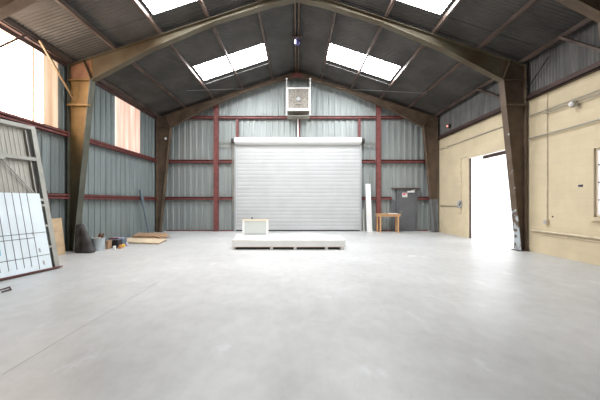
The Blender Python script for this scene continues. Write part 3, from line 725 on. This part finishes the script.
# dark scrap rails on the floor behind the stack's left end
for k,(a,b) in enumerate((((-2.45,12.6),(-1.95,12.7)),((-2.5,12.05),(-1.9,12.2)))):
    mb = MB(); mb.bar((a[0],a[1],.03),(b[0],b[1],.03), .07,.06)
    tag(mb.build('scrap_bar', M['dark'], origin=(a[0],a[1],0), bevel=.005), ['farther','nearer'][k]+' dark scrap bar on the floor behind the left end of the white stack', 'bar', 'scrap bars')

# white post leaning by the shutter
ba = ((371-VX)*14.3/F, 14.6, 0); px0, px1 = 366.2, 371.2
D0 = 14.85; k0 = D0/F
xa, xb = (px0-VX)*k0, (px1-VX)*k0
mb = MB(); h = (231.5-184)*k0+.02
mb.hexa([(xa+.02,D0-.12,0),(xb+.03,D0-.12,0),(xb+.03,D0-.02,0),(xa+.02,D0-.02,0),(xa-.02,D0+.02,h),(xb-.03,D0+.02,h),(xb-.03,D0+.12,h),(xa-.02,D0+.12,h)])
tag(mb.build('white_plank', M['white'], origin=((xa+xb)/2,D0,0), bevel=.006), 'tall white plank leaning on the wall right of the roller shutter', 'plank')
mb = MB(); mb.hexa([(3.38,14.95,0),(3.46,14.95,0),(3.46,15.0,0),(3.38,15.0,0),(3.40,15.05,1.15),(3.44,15.05,1.15),(3.44,15.09,1.15),(3.40,15.09,1.15)])
tag(mb.build('grey_slat', M['gate_sheet'], origin=(3.42,15,0)), 'short grey slat standing in the corner beside the shutter guide', 'slat')

# table
TY = 14.3; k = TY/F
ta, tb = (378.3-VX)*k, (401.3-VX)*k; tz = H-(214-VY)*k
r = empty('work_table', ((ta+tb)/2, TY+.3, 0), 'small pale timber table in front of the grey door', 'table')
mb = MB(); mb.box(ta,tb, TY-.02,TY+.62, tz-.03,tz); mb.build('tabletop', M['timber'], r, bevel=.006)
for nm_,bx in (('apron',(ta+.03,tb-.03,TY+.02,TY+.04)),('apron',(ta+.03,tb-.03,TY+.56,TY+.58)),('apron',(ta+.03,ta+.05,TY+.04,TY+.56)),('apron',(tb-.05,tb-.03,TY+.04,TY+.56))):
    mb = MB(); mb.box(*bx, tz-.13,tz-.0305); mb.build(nm_, M['timber'], r)
for x,y in ((ta+.09,TY+.05),(tb-.16,TY+.05),(ta+.06,TY+.5),(tb-.12,TY+.5)):
    mb = MB(); mb.box(x,x+.07, y,y+.05, 0,tz-.0305); mb.build('leg', M['timber'], r)
mb = MB(); mb.prism([(ta+.55,TY+.05),(ta+.95,TY+.02),(ta+1.0,TY+.35),(ta+.6,TY+.4)], 'z', tz+.0005, tz+.03)
tag(mb.build('paper_sheaf', M['white'], origin=(ta+.7,TY+.2,tz)), 'white papers lying on the small timber table', 'papers')
mb = MB(); mb.box(ta+.40,ta+.43, TY-.034,TY-.021, tz-.08,tz-.03)

mb.bm.free()
# scrap paper on floor right
g = gpt(412,256.2); mb = MB(); mb.prism([(g[0]-.11,g[1]-.05),(g[0]+.10,g[1]-.07),(g[0]+.13,g[1]+.06),(g[0]-.07,g[1]+.08)], 'z', .0005, .006)
tag(mb.build('paper_scrap', M['white'], origin=g), 'white paper scrap on the open floor right of the stack', 'paper')
g = gpt(526,251.2); mb = MB(); mb.hexa([(g[0]-.1,g[1]-.05,0),(g[0]+.1,g[1]-.03,0),(g[0]+.12,g[1]+.04,0),(g[0]-.08,g[1]+.05,0),(g[0]-.07,g[1]-.03,.05),(g[0]+.07,g[1]-.01,.04),(g[0]+.08,g[1]+.02,.05),(g[0]-.06,g[1]+.03,.06)])
tag(mb.build('rubble_lump', M['dark_brown'], origin=g), 'brown lump of rubble at the foot of the doorway column', 'rubble')

# ------------------------------------------------------------------ gate leaf leaning at the left
LEN, VH = 4.6, 3.33
u = Vector((-.208,-.978,0)).normalized(); 
lean = Vector((-.978*.72, .208*.72, 3.25)); v = lean.normalized(); w = v.cross(u).normalized()
if w.x < 0: w = -w
P0 = Vector((-5.42, 6.68, 0.02))
def leaning(name, origin, label, cat):
    o = empty(name, origin, label, cat); o['_local'] = 1
    m3 = Matrix((u, w, v)).transposed()
    o.rotation_euler = m3.to_euler(); return o
g = leaning('metal_gate', P0, 'big grey framed corrugated gate leaning at the left edge', 'gate')
gm = M['gate_grey']
# local axes: x = u (towards viewer), y = w (into the room), z = v (up the leaf)
mb = MB(); mb.box(0,.10, -.08,.0, .03,VH); mb.box(.10,.115,-.08,-.065,.03,VH); mb.build('stile', gm, g)
mb = MB(); mb.box(LEN-.1,LEN, -.08,0, .03,VH); mb.build('stile', gm, g)
mb = MB(); mb.box(.18,.20, -.075,-.045, .12,VH-.1); mb.build('inner_stile', M['gate_sheet'], g)
mb = MB(); mb.box(.1155,.175, -.079,-.06, .04,VH-.095); mb.build('gap_shade', M['dark'], g)['label'] = 'dark strip giving the shade of the gap by the stile'  # dark strip set in the gap, its shade given as colour
mb = MB(); mb.box(.10,LEN-.1, -.08,0, VH-.09,VH); mb.build('top_rail', gm, g)
mb = MB(); mb.box(-.04,LEN, -.09,.03, 0,.03); mb.build('bottom_rail', M['rust_red'], g)['label'] = 'red bottom rail'
mb = MB(); mb.box(.10,LEN-.1, -.07,-.005, 2.49,2.57); mb.build('middle_rail', gm, g)
mb = MB(); mb.box(.10,LEN-.1, -.07,-.005, 1.55,1.61); mb.build('middle_rail', gm, g)
for x in (.80,2.0,3.2):
    mb = MB(); mb.box(x-.03,x+.03, -.06,-.005, 2.571,VH-.09); mb.build('short_upright', gm, g)
    mb = MB(); mb.box(x-.09,x+.09, -.0045,.004, 2.44,2.62); mb.build('gusset', gm, g)
    for sx in (-1,1):
        if x > 1 or sx == -1:
            mb = MB(); mb.bar((x+sx*.05,-.05,2.47),(x+sx*.58,-.05,1.72), .022,.02, up=(0,1,0)); mb.build('diagonal_brace', gm, g)
    mb = MB(); mb.bar((x+.06,-.05,2.59),(x+.55,-.05,3.2), .022,.02, up=(0,1,0)); mb.build('diagonal_brace', gm, g)
for z in (1.45,.98,.5):
    mb = MB(); mb.box(.10,.2, -.055,-.001, z-.025,z+.025); mb.build('cleat', gm, g)
mb = MB()
P = profile(.16, LEN-.1, [(0,0),(.05,0),(.06,.007),(.075,.007),(.085,0)], .085)
row = [(mb.bm.verts.new((t,-.10+hh,.04)), mb.bm.verts.new((t,-.10+hh,VH-.02))) for t,hh in P]
for (a,b),(c,e) in zip(row,row[1:]): mb.bm.faces.new([a,b,e,c])
mb.build('corrugated_sheet', M['gate_sheet'], g)
mb = MB(); mb.box(-.05,.02,-.085,-.03,1.74,1.80); mb.build('latch', M['dark'], g)
# white board on the gate
PB = P0 + v*.032 + w*.006 
b = leaning('foam_board', PB, 'white insulation board with dark grid lines leaning on the grey gate', 'board')
mb = MB(); mb.box(.20,3.4, 0,.04, 0,1.68); mb.build('panel', M['foam_white'], b, bevel=.004)
mb = MB()
for x in (.46,.60,.735,.87,1.01,1.15,1.30,1.45,1.6,1.75,1.9,2.05,2.2):
    mb.box(x-.006,x+.006, .0405,.0425, .1 if x > .5 else .02, 1.69)
for z,x0 in ((.30,.21),(.80,.21),(.70,.46)): mb.box(x0,3.38, .0428,.0445, z-.006,z+.006)
mb.build('grid_lines', M['foam_line'], b)
for x,z in ((.36,.14),(.40,.42),(.47,.80)):
    mb = MB(); mb.prism([(x-.02,z-.05),(x+.015,z-.04),(x+.02,z+.03),(x-.005,z+.05),(x-.02,z+.02)], 'y', .0405,.043); mb.build('smudge', M['box_grey'], b)
mb = MB(); mb.box(1.09,1.15, .0446,.0455, .42,.56); mb.build('blue_mark', mat('blue_mark',(.30,.60,.80),.6), b)
# bent bar on the floor
g0 = gpt(0,291); g1 = gpt(10,288); g2 = gpt(11,290.5); g3 = gpt(2,293)
mb = MB(); mb.tube([(a[0],a[1],.018) for a in (g0,g1,g2,g3)], .012, 8)
tag(mb.build('bent_bar', M['dark_brown'], origin=g1), 'bent rusty bar on the floor before the leaning gate', 'bar')

# plywood offcut leaning on left wall
mb = MB(); mb.hexa([(-6.80,7.7,0),(-6.78,7.7,0),(-6.70,8.46,0),(-6.72,8.46,0),(-7.085,7.75,1.02),(-7.065,7.75,1.02),(-6.985,8.66,1.04),(-7.005,8.66,1.04)])
tag(mb.build('plywood_offcut', M['plywood'], origin=(-6.75,8.1,0)), 'tan plywood offcut leaning on the wall between gate and ochre column', 'plywood')

# dark mat folded against the ochre column
def blob(mb, rings, n=14):
    """rings: (cx, cy, z, rx, ry) lofted; superellipse sections"""
    R = []
    for cx_,cy_,z,rx,ry in rings:
        ring = []
        for k_ in range(n):
            a = 2*PI*k_/n; ca, sa = math.cos(a), math.sin(a)
            ring.append(mb.bm.verts.new((cx_+rx*math.copysign(abs(ca)**.6,ca), cy_+ry*math.copysign(abs(sa)**.6,sa), z)))
        R.append(ring)
    for a,b_ in zip(R,R[1:]):
        for k_ in range(n): mb.bm.faces.new([a[k_],a[(k_+1)%n],b_[(k_+1)%n],b_[k_]])
    mb.bm.faces.new(list(reversed(R[0]))); mb.bm.faces.new(R[-1])
r = empty('folded_mat', (-6.38, 8.72, 0), 'dark grey folded mat slumped against the foot of the ochre column', 'mat')
mb = MB(); blob(mb, [(-6.44,8.76,0,.16,.13),(-6.44,8.76,.05,.175,.14),(-6.47,8.77,.2,.15,.13),(-6.48,8.78,.35,.155,.115),(-6.52,8.80,.65,.125,.10),(-6.55,8.82,.82,.10,.075),(-6.56,8.83,.86,.06,.04)])
mb.build('upright_fold', M['mat_dark'], r, smooth=True)
mb = MB(); blob(mb, [(-6.21,8.70,0,.15,.12),(-6.19,8.70,.06,.16,.13),(-6.22,8.69,.16,.135,.12),(-6.26,8.70,.30,.125,.095),(-6.29,8.69,.45,.095,.085),(-6.34,8.71,.60,.075,.06),(-6.38,8.71,.74,.05,.05),(-6.39,8.71,.78,.02,.03)])
mb.build('lower_fold', M['mat_dark'], r, smooth=True)

# bucket
bx, by = (98.3-VX)*9.13/F, 9.13
r = empty('bucket', (bx,by,0), 'pale grey bucket of scrap beside the dark mat', 'bucket')
n = 24
mb = MB()
mb.lathe((bx,by,0), [(.15,0),(.155,.01),(.185,.37),(.195,.375),(.195,.395),(.18,.395),(.172,.37),(.145,.03),(.01,.03)], n); mb.build('body', M['bucket'], r, smooth=False)
mb = MB(); mb.tube([(bx+.196*math.cos(a), by-.05-.0-.08*math.sin(a) if 0 else by+.196*math.sin(a)*.3-.16, .36-.12*math.sin(a)) for a in [PI*i/10 for i in range(11)]], .006, 6); mb.build('handle', M['pipe_grey'], r)
mb = MB(); mb.box(bx-.09,bx+.09, by-.08,by-.01, .06,.41)
tag(mb.build('wood_block', M['plywood_pale'], origin=(bx,by,.05)), 'pale wood block sticking out of the grey bucket', 'wood')
mb = MB()
for i in range(9):
    a = i*2.4; mb.bar((bx+.02+.02*math.cos(a),by+.05+.015*math.sin(a),.1),(bx+.05+.07*math.cos(a),by+.06+.03*math.sin(a),.50+.03*math.sin(3*a)), .03,.03)
tag(mb.build('twig_bundle', M['twig'], origin=(bx,by,.1)), 'bundle of brown twigs standing in the grey bucket', 'twigs')

# clutter right of the bucket
def at(px, D): return (px-VX)*D/F
def cbox(name, px0, px1, D, ytop, ybase, dep, m, label, cat, lid=None, skew=0):
    x0, x1 = at(px0,D), at(px1,D); z1 = H-(ytop-VY)*D/F
    rr = empty(name, ((x0+x1)/2, D+dep/2, 0), label, cat)
    mb = MB(); mb.hexa([(x0,D,0),(x1,D,0),(x1+skew,D+dep,0),(x0+skew,D+dep,0),(x0-.01,D,z1),(x1+.01,D,z1),(x1+skew+.01,D+dep,z1),(x0+skew-.01,D+dep,z1)])
    mb.build('body', m, rr, bevel=.008)
    mb = MB(); mb.box(x0-.015,x1+.015, D-.012,D+dep+.012, z1+.001,z1+.025); mb.build('lid', lid or m, rr)
    return rr
cbox('cardboard_box', 105.4,107.9, 9.32, 241.8,249.6, .2, M['cardboard'], 'narrow brown cardboard box right of the bucket', 'box', M['cardboard'])
cbox('tool_box', 109.3,117.6, 9.55, 240.2,248.2, .25, M['black'], 'black tool box with blue grey lid in the clutter', 'box', M['blue_grey'])
cbox('plastic_crate', 118.6,122.3, 9.9, 240,246.4, .25, M['blue_grey'], 'blue grey plastic crate behind the yellow ball', 'crate')
rr = empty('paint_can', (at(114.3,9.28),9.28,0), 'small white can on the floor before the black tool box', 'can')
mb = MB(); mb.lathe((at(114.3,9.28),9.28,0), [(.042,0),(.045,.005),(.045,.1),(.042,.105)], 14); mb.build('body', M['white'], rr)
mb = MB(); mb.lathe((at(114.3,9.28),9.28,.1055), [(.04,0),(.04,.008),(.03,.012)], 14); mb.build('lid', M['white'], rr)
def ball(px, D, rad, m, name, label, cat):
    mb = MB(); bmesh.ops.create_uvsphere(mb.bm, u_segments=16, v_segments=10, radius=rad)
    for vv in mb.bm.verts: vv.co = Vector((at(px,D)+vv.co.x, D+vv.co.y, rad+vv.co.z*.96))
    for vv in mb.bm.verts: vv.co.z = max(vv.co.z, .004)
    return tag(mb.build(name, m, origin=(at(px,D),D,0), smooth=True), label, cat)
ball(123.3,9.72,.062, M['yellow'], 'yellow_ball', 'small yellow ball in the clutter by the flat cardboard', 'ball')
mb = MB(); blob(mb, [(at(120,9.48),9.48,0,.05,.05),(at(120,9.48),9.48,.04,.055,.055),(at(120.3,9.48),9.48,.1,.04,.04),(at(120.3,9.48),9.48,.13,.015,.015)])
tag(mb.build('rag', M['orange'], origin=(at(120,9.48),9.48,0), smooth=True), 'crumpled orange brown rag left of the yellow ball', 'rag')
rr = empty('spray_can', (at(127.1,9.95),9.95,0), 'white and violet spray can beside the flat cardboard', 'can')
mb = MB(); mb.lathe((at(127.1,9.95),9.95,0), [(.035,0),(.036,.004),(.036,.1),(.02,.115)], 12); mb.build('body', M['violet'], rr)
mb = MB(); mb.lathe((at(127.1,9.95),9.95,.1155), [(.02,0),(.02,.03),(.015,.035)], 12); mb.build('cap', M['white'], rr)
zt = H-(240.2-VY)*9.55/F+.026
mb = MB(); mb.bar((at(109,9.62),9.62,zt+.022),(at(118.3,9.7),9.7,zt+.022), .08,.042)
tag(mb.build('wood_strip', M['redbrown'], origin=(at(113,9.65),9.65,zt), bevel=.004), 'red brown wood strip lying on the black tool box', 'wood')
zc = H-(240-VY)*9.9/F+.026
mb = MB(); mb.hexa([(at(113,10.0),9.93,zc+.001),(at(124.5,10.0),9.93,zc+.001),(at(124.5,10.1),10.08,zc+.001),(at(115,10.1),10.08,zc+.001)]+[(at(113,10.0),9.93,zc+.05),(at(124.5,10.0),9.93,zc+.05),(at(124.5,10.1),10.08,zc+.05),(at(115,10.1),10.08,zc+.05)])
tag(mb.build('plastic_tray', M['violet'], origin=(at(119,10),10,zc)), 'pale violet tray lying across the blue grey crate', 'tray')
g = gpt(117.3,248.0); mb = MB(); blob(mb, [(g[0],g[1]-.1,0,.05,.04),(g[0],g[1]-.1,.03,.055,.045),(g[0],g[1]-.1,.09,.04,.03),(g[0],g[1]-.1,.1,.015,.015)])
tag(mb.build('black_bag', M['black'], origin=g, smooth=True), 'small black bag on the floor right of the white can', 'bag')

# flattened cardboard and plywood by the left wall
pz = .10
poly = [(-6.12,10.62),(-4.95,10.38),(-5.12,11.45),(-5.55,11.65),(-6.72,11.55)]
mb = MB(); mb.prism(poly, 'z', .0, .018); 
tag(mb.build('cardboard_sheet', M['cardboard'], origin=(-5.7,11,0)), 'brown sheet lowest under the pale plywood by the left wall', 'sheet')
mb = MB()
A = [(-6.15,10.60,.019),(-4.93,10.34,.019),(-5.10,11.42,.019),(-6.70,11.55,.019)]
mb.hexa([(-6.15,10.60,.019),(-4.95,10.40,.019),(-5.12,11.42,.019),(-6.70,11.50,.019),(-6.18,10.62,.075),(-4.90,10.38,.05),(-5.06,11.44,.07),(-6.74,11.52,.10)])
tag(mb.build('plywood_sheet', M['plywood_pale'], origin=(-5.7,11,0)), 'pale plywood slab lying flat by the left wall', 'plywood')
r = empty('flat_box', (-6.2,12.2,0), 'brown flattened cardboard box behind the pale plywood', 'cardboard box')
mb = MB(); mb.hexa([(-6.65,11.75,0),(-5.7,11.75,0),(-5.6,12.6,0),(-6.8,12.6,0),(-6.65,11.75,.15),(-5.72,11.75,.14),(-5.62,12.6,.17),(-6.8,12.6,.19)]); mb.build('body', M['cardboard'], r)
for k_,(y0,y1) in enumerate(((11.76,12.0),(12.03,12.27),(12.3,12.55))):
    mb = MB(); xx = -5.7+k_*.03
    mb.hexa([(xx+.005,y0,.12),(xx+.24,y0+.03,.05),(xx+.24,y1-.02,.05),(xx+.005,y1,.12),(xx+.005,y0,.13),(xx+.24,y0+.03,.06),(xx+.24,y1-.02,.06),(xx+.005,y1,.13)]); mb.build('flap', M['cardboard'], r)
# leaning pipe
r = empty('steel_pipe', (-6.86,13.55,0), 'blue grey steel pipe leaning by the back left corner', 'pipe')
mb = MB(); mb.tube([(-6.86,13.55,.0),(-6.88,12.99,1.6)], .045, 12); mb.build('shaft', M['steel_blue'], r)
mb = MB(); mb.tube([(-6.88,12.988,1.605),(-6.885,12.83,2.05)], .062, 12); mb.build('socket_end', M['steel_blue'], r)

# ------------------------------------------------------------------ light, camera
W = bpy.data.worlds.new('world'); S.world = W; W.use_nodes = True
bg = W.node_tree.nodes['Background']; bg.inputs[0].default_value = (.96,.98,1,1); bg.inputs[1].default_value = 1.9

cam = bpy.data.cameras.new('camera'); co = bpy.data.objects.new('camera', cam); COL.objects.link(co)
co.location = (0,0,H); co.rotation_euler = (PI/2,0,0)
cam.sensor_width = 36; cam.sensor_fit = 'HORIZONTAL'; cam.lens = F/600*36
cam.shift_x = (300-VX)/600; cam.shift_y = (VY-200)/600
cam.clip_end = 300; cam.clip_start = .05
S.camera = co
for o in S.objects:
    if '_local' in o: del o['_local']
S.view_settings.view_transform = 'Standard'; S.view_settings.look = 'None'
S.view_settings.exposure = 0.5; S.view_settings.gamma = 1.0; S.view_settings.use_curve_mapping = False
S.cycles.max_bounces = 10; S.cycles.diffuse_bounces = 6; S.cycles.transparent_max_bounces = 8
S.cycles.use_denoising = True
S.cycles.sample_clamp_indirect = 10
